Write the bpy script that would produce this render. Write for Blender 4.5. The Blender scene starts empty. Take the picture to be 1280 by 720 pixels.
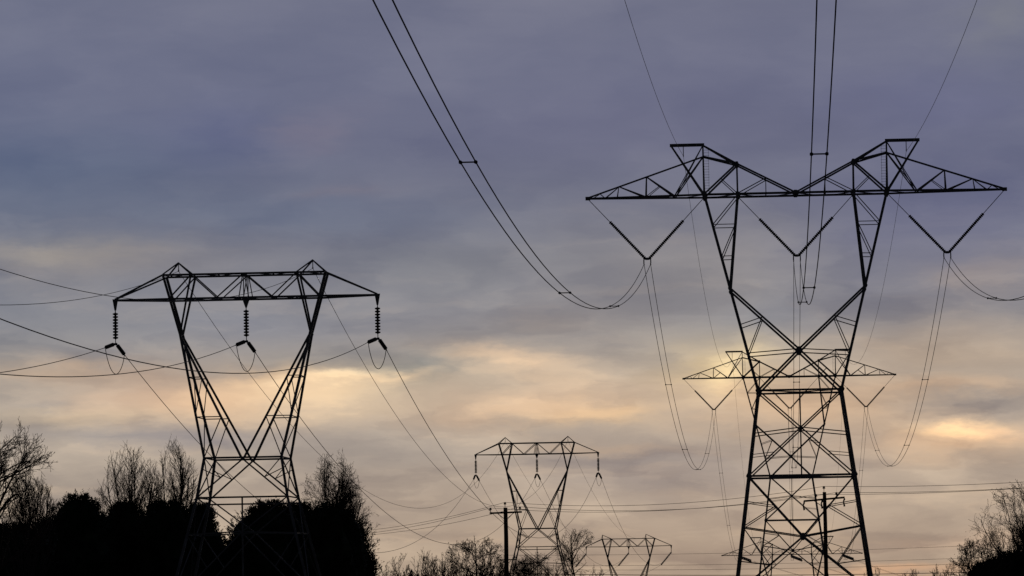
import bpy, math, random
from mathutils import Vector, Matrix, noise
from math import radians as R
SC = bpy.context.scene
COL = SC.collection
# ------------------------------------------------------------------ camera
FPX = 5040.0; ROLL = R(.95); PITCH = math.atan(368/FPX); EYE = Vector((0, 0, 1.7))
FW = Vector((0, math.cos(PITCH), math.sin(PITCH))); UP0 = Vector((0, -math.sin(PITCH), math.cos(PITCH))); RT0 = Vector((1, 0, 0))
def ray(px, py):
    dx, dy = px-640, py-360
    u = dx*math.cos(ROLL)-dy*math.sin(ROLL); v = dy*math.cos(ROLL)+dx*math.sin(ROLL)
    return FW+RT0*(u/FPX)-UP0*(v/FPX)
def at(px, py, Y):
    d = ray(px, py); return EYE+d*(Y/d.y)
cd = bpy.data.cameras.new('camera'); cam = bpy.data.objects.new('camera', cd); COL.objects.link(cam)
cd.sensor_width = 36; cd.lens = FPX*36/1280; cd.clip_start = .5; cd.clip_end = 30000
rt = (ray(641, 360)-ray(640, 360)).normalized(); bk = -FW; up = bk.cross(rt)
cam.matrix_world = Matrix(((rt.x, up.x, bk.x, EYE.x), (rt.y, up.y, bk.y, EYE.y), (rt.z, up.z, bk.z, EYE.z), (0, 0, 0, 1)))
SC.camera = cam
SC.view_settings.view_transform = 'Standard'; SC.view_settings.look = 'None'
SC.view_settings.exposure = 0; SC.view_settings.gamma = 1; SC.view_settings.use_curve_mapping = False
# ------------------------------------------------------------------ sky: broken stratus layer over a low hidden sun
SUN_AZ, SUN_EL = R(3.5), R(3.0)
W = bpy.data.worlds.new('World'); SC.world = W; W.use_nodes = True
nt = W.node_tree; nt.nodes.clear(); N = nt.nodes.new; LK = nt.links.new
def M_(op, a, b=None, c=None, clamp=False):
    n = N('ShaderNodeMath'); n.operation = op; n.use_clamp = clamp
    for i, v in enumerate((a, b, c)):
        if v is None: continue
        if isinstance(v, (int, float)): n.inputs[i].default_value = v
        else: LK(v, n.inputs[i])
    return n.outputs[0]
def V_(op, a, b=None, c=None):
    n = N('ShaderNodeVectorMath'); n.operation = op
    for i, v in enumerate((a, b, c)):
        if v is None: continue
        if isinstance(v, (tuple, list)): n.inputs[i].default_value = v
        else: LK(v, n.inputs[i])
    return n.outputs['Value'] if op in ('DOT_PRODUCT', 'LENGTH') else n.outputs[0]
def noise_(vec, scale, detail=4, rough=.5, dist=0.):
    n = N('ShaderNodeTexNoise'); LK(vec, n.inputs['Vector'])
    n.inputs['Scale'].default_value = scale; n.inputs['Detail'].default_value = detail
    n.inputs['Roughness'].default_value = rough; n.inputs['Distortion'].default_value = dist
    return n
tc = N('ShaderNodeTexCoord'); sp = N('ShaderNodeSeparateXYZ'); LK(tc.outputs['Generated'], sp.inputs[0])
az = M_('MULTIPLY', M_('ARCTAN2', sp.outputs[0], sp.outputs[1]), 180/math.pi)
el = M_('MULTIPLY', M_('ARCSINE', sp.outputs[2]), 180/math.pi)
cb = N('ShaderNodeCombineXYZ'); LK(az, cb.inputs[0]); LK(el, cb.inputs[1]); AE = cb.outputs[0]
AEs = V_('MULTIPLY', AE, (.42, 1.25, 1))
wn = noise_(AEs, .6, 8, .62)
warp = V_('MULTIPLY', V_('SUBTRACT', wn.outputs['Color'], (.5, .5, .5)), (2.6, .8, 0))
wn2 = noise_(V_('ADD', AEs, (7, 3, 0)), 2.6, 6, .6)
warp = V_('ADD', warp, V_('MULTIPLY', V_('SUBTRACT', wn2.outputs['Color'], (.5, .5, .5)), (1.1, .34, 0)))
P0 = V_('ADD', AE, warp)
cr = N('ShaderNodeValToRGB'); LK(M_('DIVIDE', el, 10, clamp=True), cr.inputs[0])
def c8(*c): return [x/255 for x in c]
def el_of(py): d = ray(640, py).normalized(); return math.degrees(math.asin(d.z))/10
stops = [(722, (175, 155, 136)), (640, (178, 160, 144)), (570, (172, 157, 145)), (505, (182, 165, 151)), (450, (165, 154, 146)), (400, (128, 130, 139)), (325, (115, 119, 134)), (250, (105, 111, 131)), (170, (100, 105, 130)), (80, (105, 109, 133)), (0, (110, 112, 133))]
while len(cr.color_ramp.elements) < len(stops): cr.color_ramp.elements.new(.5)
for i, (py, c) in enumerate(stops):
    cr.color_ramp.elements[i].position = min(1, max(0, el_of(py)))
    cr.color_ramp.elements[i].color = c8(*c)+[1]
cr.color_ramp.interpolation = 'B_SPLINE'
col = cr.outputs[0]
BLOBS = [  # px, py, rx, ry, tilt, delta rgb
 (85, 311, 90, 20, 0, (23, 20, 6)), (130, 325, 190, 32, 0, (16, 11, 1)), (40, 205, 260, 55, 0, (-12, -6, -3)), (400, 268, 190, 24, -4, (-7, -3, 0)),
 (390, 172, 60, 22, 20, (10, 4, 1)), (270, 165, 90, 40, 0, (-6, -5, 0)), (430, 240, 60, 8, 0, (8, 3, 0)),
 (760, 160, 220, 60, 5, (-3, -3, -1)), (1190, 265, 190, 75, 0, (-18, -15, -4)), (1160, 130, 120, 40, 0, (-6, -5, 0)), (1245, 25, 60, 35, 0, (8, 7, -1)),
 (1240, 342, 60, 24, 0, (24, 17, 4)), (860, 330, 170, 55, 0, (16, 13, 3)), (560, 330, 160, 30, 0, (6, 5, 1)),
 (390, 488, 170, 32, 4, (41, 27, 8)), (405, 474, 60, 8, 3, (60, 48, 30)), (470, 476, 60, 6, 2, (22, 16, 6)), (340, 466, 45, 10, 10, (28, 22, 8)), (230, 492, 150, 38, 0, (34, 19, 4)), (505, 463, 60, 12, 4, (-44, -28, -14)),
 (560, 470, 60, 7, 14, (-26, -17, -9)), (440, 448, 130, 14, 3, (-26, -18, -10)), (620, 447, 80, 13, -7, (36, 26, 9)), (680, 462, 130, 24, -6, (20, 14, 4)), (650, 508, 150, 24, 4, (28, 17, 3)), (740, 517, 70, 14, 0, (42, 24, 4)),
 (895, 455, 80, 36, 0, (46, 30, 4)), (908, 460, 34, 20, 30, (50, 42, 24)), (1000, 505, 140, 34, 0, (30, 16, -1)), (1190, 550, 130, 26, 3, (38, 22, 2)), (1195, 533, 70, 9, 2, (60, 40, 16)), (1255, 538, 50, 8, 0, (28, 20, 8)),
 (1235, 502, 90, 15, 0, (-36, -27, -16)), (1190, 425, 150, 40, 0, (20, 12, 0)), (1200, 478, 120, 10, 0, (18, 9, -1)), (50, 462, 120, 14, 0, (20, 11, -1)), (150, 440, 120, 14, 0, (-10, -7, -3)),
 (150, 548, 120, 14, -6, (-26, -18, -8)), (240, 552, 120, 16, 0, (-20, -14, -5)), (55, 504, 40, 6, 0, (-18, -12, -5)), (80, 520, 120, 12, 0, (10, 7, 1)), (480, 560, 170, 30, 0, (-10, -6, -2)),
 (830, 595, 170, 34, 0, (-14, -9, -2)), (1130, 716, 110, 8, 0, (36, 18, 2)), (960, 400, 90, 26, 0, (-10, -5, 0)), (800, 570, 140, 12, 2, (-10, -7, -3)),
 (330, 410, 150, 22, 0, (-8, -5, 0)), (690, 400, 120, 22, 0, (12, 6, 0)), (760, 560, 110, 7, -3, (14, 8, 0)), (1240, 680, 120, 10, 0, (8, 2, 0))]
for (px, py, rx, ry, tl, dc) in BLOBS:
    d = ray(px, py).normalized()
    mp = N('ShaderNodeMapping'); mp.vector_type = 'TEXTURE'; LK(P0, mp.inputs[0])
    mp.inputs['Location'].default_value = (math.degrees(math.atan2(d.x, d.y)), math.degrees(math.asin(d.z)), 0)
    mp.inputs['Rotation'].default_value = (0, 0, R(tl)); k = 57.3/FPX
    mp.inputs['Scale'].default_value = (rx*k, ry*k, 1)
    w = M_('POWER', .37, V_('DOT_PRODUCT', mp.outputs[0], mp.outputs[0]))
    n = N('ShaderNodeVectorMath'); n.operation = 'MULTIPLY_ADD'
    wv = N('ShaderNodeCombineXYZ')
    for i in range(3): LK(w, wv.inputs[i])
    LK(wv.outputs[0], n.inputs[0]); n.inputs[1].default_value = c8(dc[0]*1.12, dc[1]*.92, dc[2]) if 12 < dc[0] < 40 else c8(*dc); LK(col, n.inputs[2]); col = n.outputs[0]
# soft cloud texture: long drifting streaks, warmer where thin near the horizon, greyer above
P1 = V_('ADD', V_('MULTIPLY', AE, (.6, 1.35, 1)), V_('MULTIPLY', warp, (.5, .6, 0)))
n1 = noise_(P1, .7, 6, .48, .2).outputs['Fac']
P2 = V_('ADD', V_('MULTIPLY', AE, (.6, 2.6, 1)), V_('ADD', V_('MULTIPLY', warp, (.8, 1.2, 0)), (17.3, 4.1, 0)))
n2 = noise_(P2, 1.3, 8, .6, .5).outputs['Fac']
low = M_('SUBTRACT', 1, M_('SMOOTH_MIN', M_('DIVIDE', el, 6.0), 1, .2), clamp=True)
amp1 = M_('MULTIPLY_ADD', low, .2, .13); amp2 = M_('MULTIPLY_ADD', low, .13, .03)
tex = M_('ADD', M_('MULTIPLY', M_('SUBTRACT', n1, .5), amp1), M_('MULTIPLY', M_('SUBTRACT', n2, .5), amp2))
# long flat cloud banks with a crisper upper edge, only low over the horizon
P3 = V_('ADD', V_('MULTIPLY', AE, (.34, 1.9, 1)), V_('ADD', V_('MULTIPLY', warp, (.5, .9, 0)), (3.7, 9.2, 0)))
n3 = noise_(P3, .75, 6, .5, .2).outputs['Fac']
bm = N('ShaderNodeMapRange'); bm.interpolation_type = 'SMOOTHSTEP'; LK(n3, bm.inputs[0])
for i, v in enumerate((.5, .57, 0, -.07)): bm.inputs[i+1].default_value = v
tex = M_('ADD', tex, M_('MULTIPLY', bm.outputs[0], low))
# thin lit cloud undersides catching the sunset
P4 = V_('ADD', V_('MULTIPLY', AE, (.5, 2.6, 1)), V_('ADD', V_('MULTIPLY', warp, (.7, 1.5, 0)), (31.7, 2.2, 0)))
n4 = noise_(P4, .9, 7, .55, .3).outputs['Fac']
hm = N('ShaderNodeMapRange'); hm.interpolation_type = 'SMOOTHSTEP'; LK(n4, hm.inputs[0])
for i, v in enumerate((.5, .7, 0, .1)): hm.inputs[i+1].default_value = v
lit = M_('MULTIPLY', hm.outputs[0], M_('MULTIPLY', low, M_('SUBTRACT', 1.25, low)))
# clumped puffs of the middle cloud deck
P5 = V_('ADD', V_('MULTIPLY', AE, (.62, 1.25, 1)), V_('ADD', V_('MULTIPLY', warp, (.55, .8, 0)), (11.3, 6.4, 0)))
n5 = noise_(P5, .85, 5, .48, .2).outputs['Fac']
pm = N('ShaderNodeMapRange'); pm.interpolation_type = 'SMOOTHSTEP'; LK(n5, pm.inputs[0])
for i, v in enumerate((.38, .62, -.5, .5)): pm.inputs[i+1].default_value = v
mid = M_('MULTIPLY_ADD', M_('SMOOTH_MIN', M_('MULTIPLY', low, 2.2), 1, .3), .055, .012)
tex = M_('ADD', tex, M_('MULTIPLY', pm.outputs[0], mid))
tv = N('ShaderNodeCombineXYZ')
for i in range(3): LK(tex, tv.inputs[i])
col = V_('ADD', col, V_('MULTIPLY', tv.outputs[0], (1.0, .82, .58)))
lv_ = N('ShaderNodeCombineXYZ')
for i in range(3): LK(lit, lv_.inputs[i])
col = V_('ADD', col, V_('MULTIPLY', lv_.outputs[0], (1.5, 1.0, .5)))
col = V_('MAXIMUM', V_('MULTIPLY', col, (.962, 1.0, 1.02)), (.05, .05, .05))
gm = N('ShaderNodeGamma'); LK(col, gm.inputs[0]); gm.inputs[1].default_value = 2.2; col = gm.outputs[0]
# the cloud deck is thicker and darker away from the sunset
sund = (math.sin(SUN_AZ)*math.cos(SUN_EL), math.cos(SUN_AZ)*math.cos(SUN_EL), math.sin(SUN_EL))
dt = V_('DOT_PRODUCT', tc.outputs['Generated'], sund)
mr = N('ShaderNodeMapRange'); mr.interpolation_type = 'SMOOTHSTEP'; LK(dt, mr.inputs[0])
for i, v in enumerate((.25, .97, .1, 1.0)): mr.inputs[i+1].default_value = v
sc_ = N('ShaderNodeVectorMath'); sc_.operation = 'SCALE'; LK(col, sc_.inputs[0]); LK(mr.outputs[0], sc_.inputs['Scale'])
sky = N('ShaderNodeTexSky'); sky.sky_type = 'NISHITA'; sky.sun_disc = False; sky.sun_elevation = SUN_EL; sky.sun_rotation = SUN_AZ
b1 = N('ShaderNodeBackground'); LK(sky.outputs[0], b1.inputs[0]); b1.inputs[1].default_value = .05
b2 = N('ShaderNodeBackground'); LK(sc_.outputs[0], b2.inputs[0]); b2.inputs[1].default_value = 1
mx = N('ShaderNodeMixShader'); mx.inputs[0].default_value = .97; LK(b1.outputs[0], mx.inputs[1]); LK(b2.outputs[0], mx.inputs[2])
wo = N('ShaderNodeOutputWorld'); LK(mx.outputs[0], wo.inputs[0])
# sun, veiled by the clouds ahead
sl = bpy.data.lights.new('sun', 'SUN'); sl.energy = .25; sl.angle = R(14); sl.color = (1, .82, .62)
so = bpy.data.objects.new('sun', sl); COL.objects.link(so)
so.rotation_euler = Vector(sund).to_track_quat('Z', 'Y').to_euler(); so.location = (0, 0, 60)
# ------------------------------------------------------------------ materials
MATS = {}
def mat(name, c0, c1, scale=3, rough=.7, metal=0., bump=0., detail=5, zscale=1, spec=.3):
    m = bpy.data.materials.new(name); m.use_nodes = True; t = m.node_tree; b = t.nodes['Principled BSDF']
    tx = t.nodes.new('ShaderNodeTexCoord'); mp = t.nodes.new('ShaderNodeMapping'); mp.inputs['Scale'].default_value = (1, 1, zscale)
    n = t.nodes.new('ShaderNodeTexNoise'); n.inputs['Scale'].default_value = scale; n.inputs['Detail'].default_value = detail
    r = t.nodes.new('ShaderNodeValToRGB'); r.color_ramp.elements[0].color = (*c0, 1); r.color_ramp.elements[1].color = (*c1, 1)
    r.color_ramp.elements[0].position = .35; r.color_ramp.elements[1].position = .65
    t.links.new(tx.outputs['Object'], mp.inputs[0]); t.links.new(mp.outputs[0], n.inputs['Vector'])
    t.links.new(n.outputs['Fac'], r.inputs[0]); t.links.new(r.outputs[0], b.inputs['Base Color'])
    b.inputs['Roughness'].default_value = rough; b.inputs['Metallic'].default_value = metal; b.inputs['Specular IOR Level'].default_value = spec
    if bump:
        bp = t.nodes.new('ShaderNodeBump'); bp.inputs['Strength'].default_value = bump
        t.links.new(n.outputs['Fac'], bp.inputs['Height']); t.links.new(bp.outputs[0], b.inputs['Normal'])
    MATS[name] = m; return m
STEEL = mat('weathered_steel', (.13, .13, .135), (.22, .22, .225), 1.2, .75, .25)
PORC = mat('brown_porcelain', (.035, .025, .02), (.05, .035, .03), 4, .4)
ALU = mat('weathered_aluminium', (.09, .09, .09), (.13, .13, .13), .6, .9, .1)
WOOD = mat('creosoted_wood', (.035, .026, .02), (.075, .058, .045), 5, .9, 0, .4, 6, .08)
CONC = mat('concrete', (.28, .27, .25), (.38, .37, .34), 3, .9, 0, .2)
BARK = mat('grey_brown_bark', (.05, .04, .033), (.09, .075, .062), 6, .9, 0, .5, 6, .3, .1)
TWIG = mat('brown_twigs', (.06, .043, .035), (.095, .07, .058), 1.5, .85, 0, 0, 3, 1, .1)
LEAF = mat('dark_evergreen_foliage', (.014, .02, .012), (.04, .05, .026), .9, .85, 0, 0, 3, 1, .1)
DRY = mat('dry_brown_leaves', (.04, .03, .022), (.07, .05, .035), 2, .9, 0, 0, 3, 1, .1)
GRASS = mat('winter_grass', (.04, .042, .022), (.09, .078, .045), .05, .95, 0, 0, 8, 1, .05)
# ------------------------------------------------------------------ mesh helpers
class MB:
    def __init__(s): s.v = []; s.f = []
    def frame(s, d):
        d = d.normalized(); a = Vector((0, 1, 0)) if abs(d.y) < .9 else Vector((1, 0, 0))
        u = d.cross(a).normalized(); w = u.cross(d).normalized(); return u, w
    def ext(s, p, q, prof, cap=True):
        p = Vector(p); q = Vector(q); u, w = s.frame(q-p); n = len(prof); b = len(s.v)
        for c in (p, q):
            for (x, y) in prof: s.v.append(c+u*x+w*y)
        for i in range(n): j = (i+1) % n; s.f.append((b+i, b+j, b+n+j, b+n+i))
        if cap: s.f.append(tuple(b+i for i in reversed(range(n)))); s.f.append(tuple(b+n+i for i in range(n)))
    def angle(s, p, q, w, flip=False):           # rolled steel angle
        t = max(.012, w*.1); h = w/2; pr = [(-h, -h), (h, -h), (h, -h+t), (-h+t, -h+t), (-h+t, h), (-h, h)]
        if flip: pr = [(-x, y) for x, y in reversed(pr)]
        s.ext(p, q, pr)
    def slab(s, c, prof, t):                     # flat plate facing +-y; prof in (x, z)
        c = Vector(c); b = len(s.v); n = len(prof)
        for y in (-t/2, t/2):
            for (x, z) in prof: s.v.append(c+Vector((x, y, z)))
        for i in range(n): j = (i+1) % n; s.f.append((b+i, b+j, b+n+j, b+n+i))
        s.f.append(tuple(b+i for i in reversed(range(n)))); s.f.append(tuple(b+n+i for i in range(n)))
    def box(s, c, sx, sy, sz):
        x, y, z = c; s.ext((x, y, z-sz/2), (x, y, z+sz/2), [(-sx/2, -sy/2), (sx/2, -sy/2), (sx/2, sy/2), (-sx/2, sy/2)])
    def rod(s, p, q, r, r2=None, n=6, cap=True):
        p = Vector(p); q = Vector(q)
        if (q-p).length < 1e-6: return
        r2 = r if r2 is None else r2; u, w = s.frame(q-p); b = len(s.v)
        for c, rr in ((p, r), (q, r2)):
            for i in range(n): a = 2*math.pi*i/n; s.v.append(c+u*rr*math.cos(a)+w*rr*math.sin(a))
        for i in range(n): j = (i+1) % n; s.f.append((b+i, b+j, b+n+j, b+n+i))
        if cap: s.f.append(tuple(b+i for i in reversed(range(n)))); s.f.append(tuple(b+n+i for i in range(n)))
    def path(s, pts, rs, n=6):
        pts = [Vector(p) for p in pts]
        if not isinstance(rs, (list, tuple)): rs = [rs]*len(pts)
        b = len(s.v); u0, w0 = s.frame(pts[-1]-pts[0] if (pts[-1]-pts[0]).length > 1e-4 else pts[1]-pts[0])
        for k, c in enumerate(pts):
            d = (pts[min(k+1, len(pts)-1)]-pts[max(k-1, 0)]).normalized()
            u = (u0-d*u0.dot(d)).normalized(); w = u.cross(d)
            for i in range(n): a = 2*math.pi*i/n; s.v.append(c+u*rs[k]*math.cos(a)+w*rs[k]*math.sin(a))
        for k in range(len(pts)-1):
            for i in range(n): j = (i+1) % n; s.f.append((b+k*n+i, b+k*n+j, b+(k+1)*n+j, b+(k+1)*n+i))
        s.f.append(tuple(b+i for i in reversed(range(n)))); e = b+(len(pts)-1)*n; s.f.append(tuple(e+i for i in range(n)))
    def lathe(s, p, q, prof, n=12):               # prof: (t along in metres, radius)
        p = Vector(p); q = Vector(q); d = (q-p).normalized(); u, w = s.frame(d); b = len(s.v)
        for (t, r) in prof:
            for i in range(n): a = 2*math.pi*i/n; s.v.append(p+d*t+u*r*math.cos(a)+w*r*math.sin(a))
        for k in range(len(prof)-1):
            for i in range(n): j = (i+1) % n; s.f.append((b+k*n+i, b+k*n+j, b+(k+1)*n+j, b+(k+1)*n+i))
        s.f.append(tuple(b+i for i in reversed(range(n)))); e = b+(len(prof)-1)*n; s.f.append(tuple(e+i for i in range(n)))
    def build(s, name, m, parent=None, smooth=False):
        me = bpy.data.meshes.new(name); me.from_pydata([tuple(v) for v in s.v], [], s.f); me.materials.append(m)
        if smooth:
            for p in me.polygons: p.use_smooth = True
        o = bpy.data.objects.new(name, me); COL.objects.link(o)
        if parent: o.parent = parent
        return o
def tag(o, label, cat, group=None, kind=None):
    if label: o['label'] = label
    if cat: o['category'] = cat
    if group: o['group'] = group
    if kind: o['kind'] = kind
    return o
def empty(name, loc, rz=0):
    o = bpy.data.objects.new(name, None); COL.objects.link(o); o.location = loc; o.rotation_euler = (0, 0, rz); o.empty_display_size = .3; return o
def kids(o): return [c for c in list(COL.objects) if c.parent == o]
def copy_tree(o, loc, rz, label, parent=None):
    c = o.copy(); COL.objects.link(c); c.parent = parent
    if parent is None: c.location = loc; c.rotation_euler = (0, 0, rz); c['label'] = label
    for ch in kids(o): copy_tree(ch, None, None, None, c)
    return c
# ------------------------------------------------------------------ lines of towers
KA, KB = .066, .0673
YA, YB = -math.atan(KA), -math.atan(KB)
A1 = Vector((24.85, 350, 0)); A2 = Vector((47.36, 692, 1.1)); A3 = Vector((71.6, 1050, -27.3))
B1 = Vector((-18.86, 285, 0)); B2 = Vector((3.36, 615, -.93)); B3 = at(785.8, 683, 885); B3.z -= 22.1
# ------------------------------------------------------------------ ground
def prof(y):
    pts = [(-1e5, 0), (560, 0), (700, -1.5), (900, B3.z), (1050, -27.3), (1e6, -29)]
    for (a, za), (b, zb) in zip(pts, pts[1:]):
        if y <= b:
            if a < -1e4: return 0
            t = min(1, (y-a)/min(b-a, 400)); t = t*t*(3-2*t); return za+(zb-za)*t
    return -29
PINS = [(A1, 14), (A2, 40), (A3, 60), (B1, 12), (B2, 40), (B3, 40)]
def gz(x, y):
    z = prof(y)+(noise.noise(Vector((x*.01, y*.01, 3)))*.5 if y > 150 else 0)
    for p, r in PINS:
        w = math.exp(-(((x-p.x)**2+(y-p.y)**2)/(2*r*r))**2); z += (p.z-z)*w
    return z
xs = sorted(set([-9000, -5000, -2500, -1200, -700, -400]+list(range(-300, 301, 15))+[400, 700, 1200, 2500, 5000, 9000]))
ys = sorted(set([-3000, -1000, -400, -150, -60]+list(range(0, 1300, 15))+[1400, 1600, 2000, 3000, 5000, 9000]))
g = MB()
for y in ys:
    for x in xs: g.v.append(Vector((x, y, gz(x, y))))
for j in range(len(ys)-1):
    for i in range(len(xs)-1): a = j*len(xs)+i; g.f.append((a, a+1, a+1+len(xs), a+len(xs)))
tag(g.build('ground', GRASS, smooth=True), None, None, None, 'structure')
# ------------------------------------------------------------------ tall delta pylon
def fin(o): return o
def make_pylon_a():
    root = empty('lattice_pylon', A1, YA)
    def lx(z): return 5.95-z*(5.95-3.58)/17.84
    def d(z): return 5.95-z*(5.95-3.4)/17.84 if z <= 17.84 else 3.4-(z-17.84)*(3.4-1.5)/17.2
    for sx in (-1, 1):
        for sy in (-1, 1):
            m = MB(); m.angle((sx*lx(0), sy*d(0), 0), (sx*3.58, sy*3.4, 17.84), .24, sx > 0)
            leg = m.build('leg', STEEL, root)
            m = MB(); m.ext((sx*lx(0), sy*d(0), -.6), (sx*lx(0), sy*d(0), .35), [(.45*math.cos(a*.785), .45*math.sin(a*.785)) for a in range(8)])
            m.build('footing', CONC, root)
    bb = MB()
    def both(m, x1, z1, x2, z2, w, y1=None, y2=None, mirror=True):
        for sy in (-1, 1):
            for sx in ((-1, 1) if mirror else (1,)):
                a = (d(z1) if y1 is None else y1)*sy; b = (d(z2) if y2 is None else y2)*sy
                m.angle((sx*x1, a, z1), (sx*x2, b, z2), w, sy > 0)
    def plate(m, x, z, s, y=None):
        for sy in (-1, 1):
            yy = (d(z) if y is None else y)*sy
            for sx in ((-1, 1) if x else (1,)):
                m.slab((sx*x, yy, z), [(.62*s*math.cos(a*math.pi/3), .75*s*math.sin(a*math.pi/3)) for a in range(6)], .03)
    L = 10.46
    both(bb, -3.58, 17.84, 3.58, 17.84, .17, mirror=False); both(bb, -4.56, L, 4.56, L, .18, mirror=False)
    both(bb, 3.58, 17.84, -4.56, L, .12); both(bb, 4.07, 14.13, 0, 14.59, .09); both(bb, 0, 17.84, 0, L, .08, mirror=False)
    both(bb, 4.56, L, 0, 5.25, .12); both(bb, 0, 5.25, 5.87, .4, .12); both(bb, 5.14, 6.11, 0, 5.25, .1)
    both(bb, 5.14, 6.11, 2.27, 7.88, .08); both(bb, 5.14, 6.11, 2.9, 2.85, .08); both(bb, 5.5, 3.2, 2.9, 2.85, .07)
    both(bb, 4.85, 8.3, 2.27, 7.88, .07); both(bb, 4.3, 12.3, 2.3, 12.5, .06)
    plate(bb, 0, 5.25, .42); plate(bb, 0, 14.59, .24); plate(bb, 3.58, 17.84, .42); plate(bb, 4.56, L, .36)
    for sx in (-1, 1):                                        # side faces
        for (z1, z2, w) in ((17.84, L, .1), (L, .5, .11)):
            bb.angle((sx*lx(z1), -d(z1), z1), (sx*lx(z2), d(z2), z2), w); bb.angle((sx*lx(z1), d(z1), z1), (sx*lx(z2), -d(z2), z2), w)
        for z in (17.84, L): bb.angle((sx*lx(z), -d(z), z), (sx*lx(z), d(z), z), .12)
    bb.angle((-3.58, -3.4, 17.8), (3.58, 3.4, 17.8), .08); bb.angle((3.58, -3.4, 17.8), (-3.58, 3.4, 17.8), .08)
    bb.angle((-4.5, -4.5, L), (4.5, 4.5, L), .08); bb.angle((4.5, -4.5, L), (-4.5, 4.5, L), .08)
    bb.build('body_bracing', STEEL, root)
    for sx in (-1, 1):                                        # the two forked masts above the waist
        m = MB()
        def one(x1, z1, x2, z2, w, y1=None, y2=None):
            for sy in (-1, 1):
                a = (d(z1) if y1 is None else y1)*sy; b = (d(z2) if y2 is None else y2)*sy
                m.angle((sx*x1, a, z1), (sx*x2, b, z2), w, (sx*sy) > 0)
        one(3.58, 17.84, 7.91, 35.05, .22); one(5.84, 26.8, 5.04, 35.05, .19)
        one(5.84, 26.8, 0, 21.37, .17); one(0, 21.37, 3.58, 17.84, .17)
        one(4.99, 23.6, 3.13, 24.2, .08); one(3.13, 24.25, 4.4, 21.1, .08); one(4.4, 21.1, 0, 21.4, .09)
        one(5.04, 35.0, 7.22, 32.4, .08); one(7.22, 32.4, 5.3, 32.4, .07); one(5.33, 32.3, 6.5, 29.6, .08); one(6.5, 29.6, 5.57, 29.62, .07)
        for (za, zb) in ((17.84, 21.1), (21.1, 23.8), (23.8, 26.8), (26.8, 29.6), (29.6, 32.4), (32.4, 35.05)):
            fx = lambda z: 3.58+(z-17.84)*4.33/17.21
            m.angle((sx*fx(za), -d(za), za), (sx*fx(zb), d(zb), zb), .07); m.angle((sx*fx(zb), -d(zb), zb), (sx*fx(zb), d(zb), zb), .07)
        for sy in (-1, 1):
            for (x, z, s_) in ((5.84, 26.8, .32), (7.91, 35.05, .42), (5.04, 35.05, .34)):
                m.slab((sx*x, sy*d(z), z), [(.6*s_*math.cos(a*math.pi/3), .8*s_*math.sin(a*math.pi/3)) for a in range(6)], .03)
            if sx > 0: m.slab((0, sy*d(21.37), 21.37), [(.26*math.cos(a*math.pi/3), .26*math.sin(a*math.pi/3)) for a in range(6)], .03)
        m.build('forked_mast', STEEL, root)
    br = MB(); T = 1.5
    both(br, -7.91, 35.05, 7.91, 35.05, .19, T, T, False)
    both(br, 5.06, 37.75, .1, 35.15, .15, 1.0, 1.2); both(br, 5.06, 37.75, 7.91, 35.1, .16, 1.0, T); both(br, 5.06, 37.75, 5.04, 35.1, .13, 1.0, T)
    both(br, 7.99, 38.5, 5.06, 37.75, .15, .35, 1.0)
    both(br, 5.04, 35.1, 2.57, 36.42, .08, T, 1.1); both(br, 2.57, 36.42, 2.57, 35.1, .07, 1.1, T); both(br, 6.5, 36.5, 5.04, 35.1, .07, 1.2, T)
    plate(br, 5.06, 37.75, .3, 1.0); plate(br, 0.05, 35.1, .3, T)
    X_ = [-7.91, -5.04, -2.6, 0, 2.6, 5.04, 7.91]
    for i, (a, b) in enumerate(zip(X_, X_[1:])):
        s_ = 1 if i % 2 else -1; br.angle((a, -T*s_, 35.0), (b, T*s_, 35.0), .07)
    for x in X_: br.angle((x, -T, 35.02), (x, T, 35.02), .07)
    br.build('crossarm_bridge', STEEL, root)
    for sx in (-1, 1):
        m = MB()
        def dy(x): return .1+(18.1-x)/10.19*1.4
        def one(x1, z1, x2, z2, w, y1, y2, pair=True):
            for sy in ((-1, 1) if pair else (0,)): m.angle((sx*x1, y1*sy, z1), (sx*x2, y2*sy, z2), w, sx*sy > 0)
        one(7.91, 35.05, 18.1, 35.05, .17, T, .1)
        one(7.99, 38.5, 18.1, 35.12, .15, 0, 0, False)
        one(7.99, 38.5, 7.91, 35.05, .1, .3, T)
        one(10.51, 35.05, 7.99, 38.5, .1, dy(10.5), .2)
        one(10.51, 35.05, 12.96, 36.85, .12, dy(10.5), .05); one(12.96, 36.85, 13.03, 35.05, .12, 0, dy(13))
        one(11.8, 36.0, 13.03, 35.05, .06, .5, dy(13)); one(13.03, 35.05, 15.4, 36.05, .1, dy(13), .05)
        one(15.4, 36.0, 15.55, 35.05, .07, 0, dy(15.5)); one(15.4, 36.0, 16.6, 35.05, .07, 0, dy(16.6)); one(16.6, 35.05, 17.1, 35.5, .07, .2, 0); one(17.1, 35.4, 17.7, 35.05, .06, 0, .1)
        for (a, b) in ((7.91, 10.51), (10.51, 13.03), (13.03, 15.55)): m.angle((sx*a, -dy(a), 35), (sx*b, dy(b), 35), .06); m.angle((sx*b, -dy(b), 35), (sx*b, dy(b), 35), .06)
        m.box((sx*18.12, 0, 35.07), .42, .3, .3)
        m.build('crossarm_tip', STEEL, root)
        h = MB()
        h.box((sx*9.37, 0, 39.56), 3.0, .3, .26)
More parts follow.
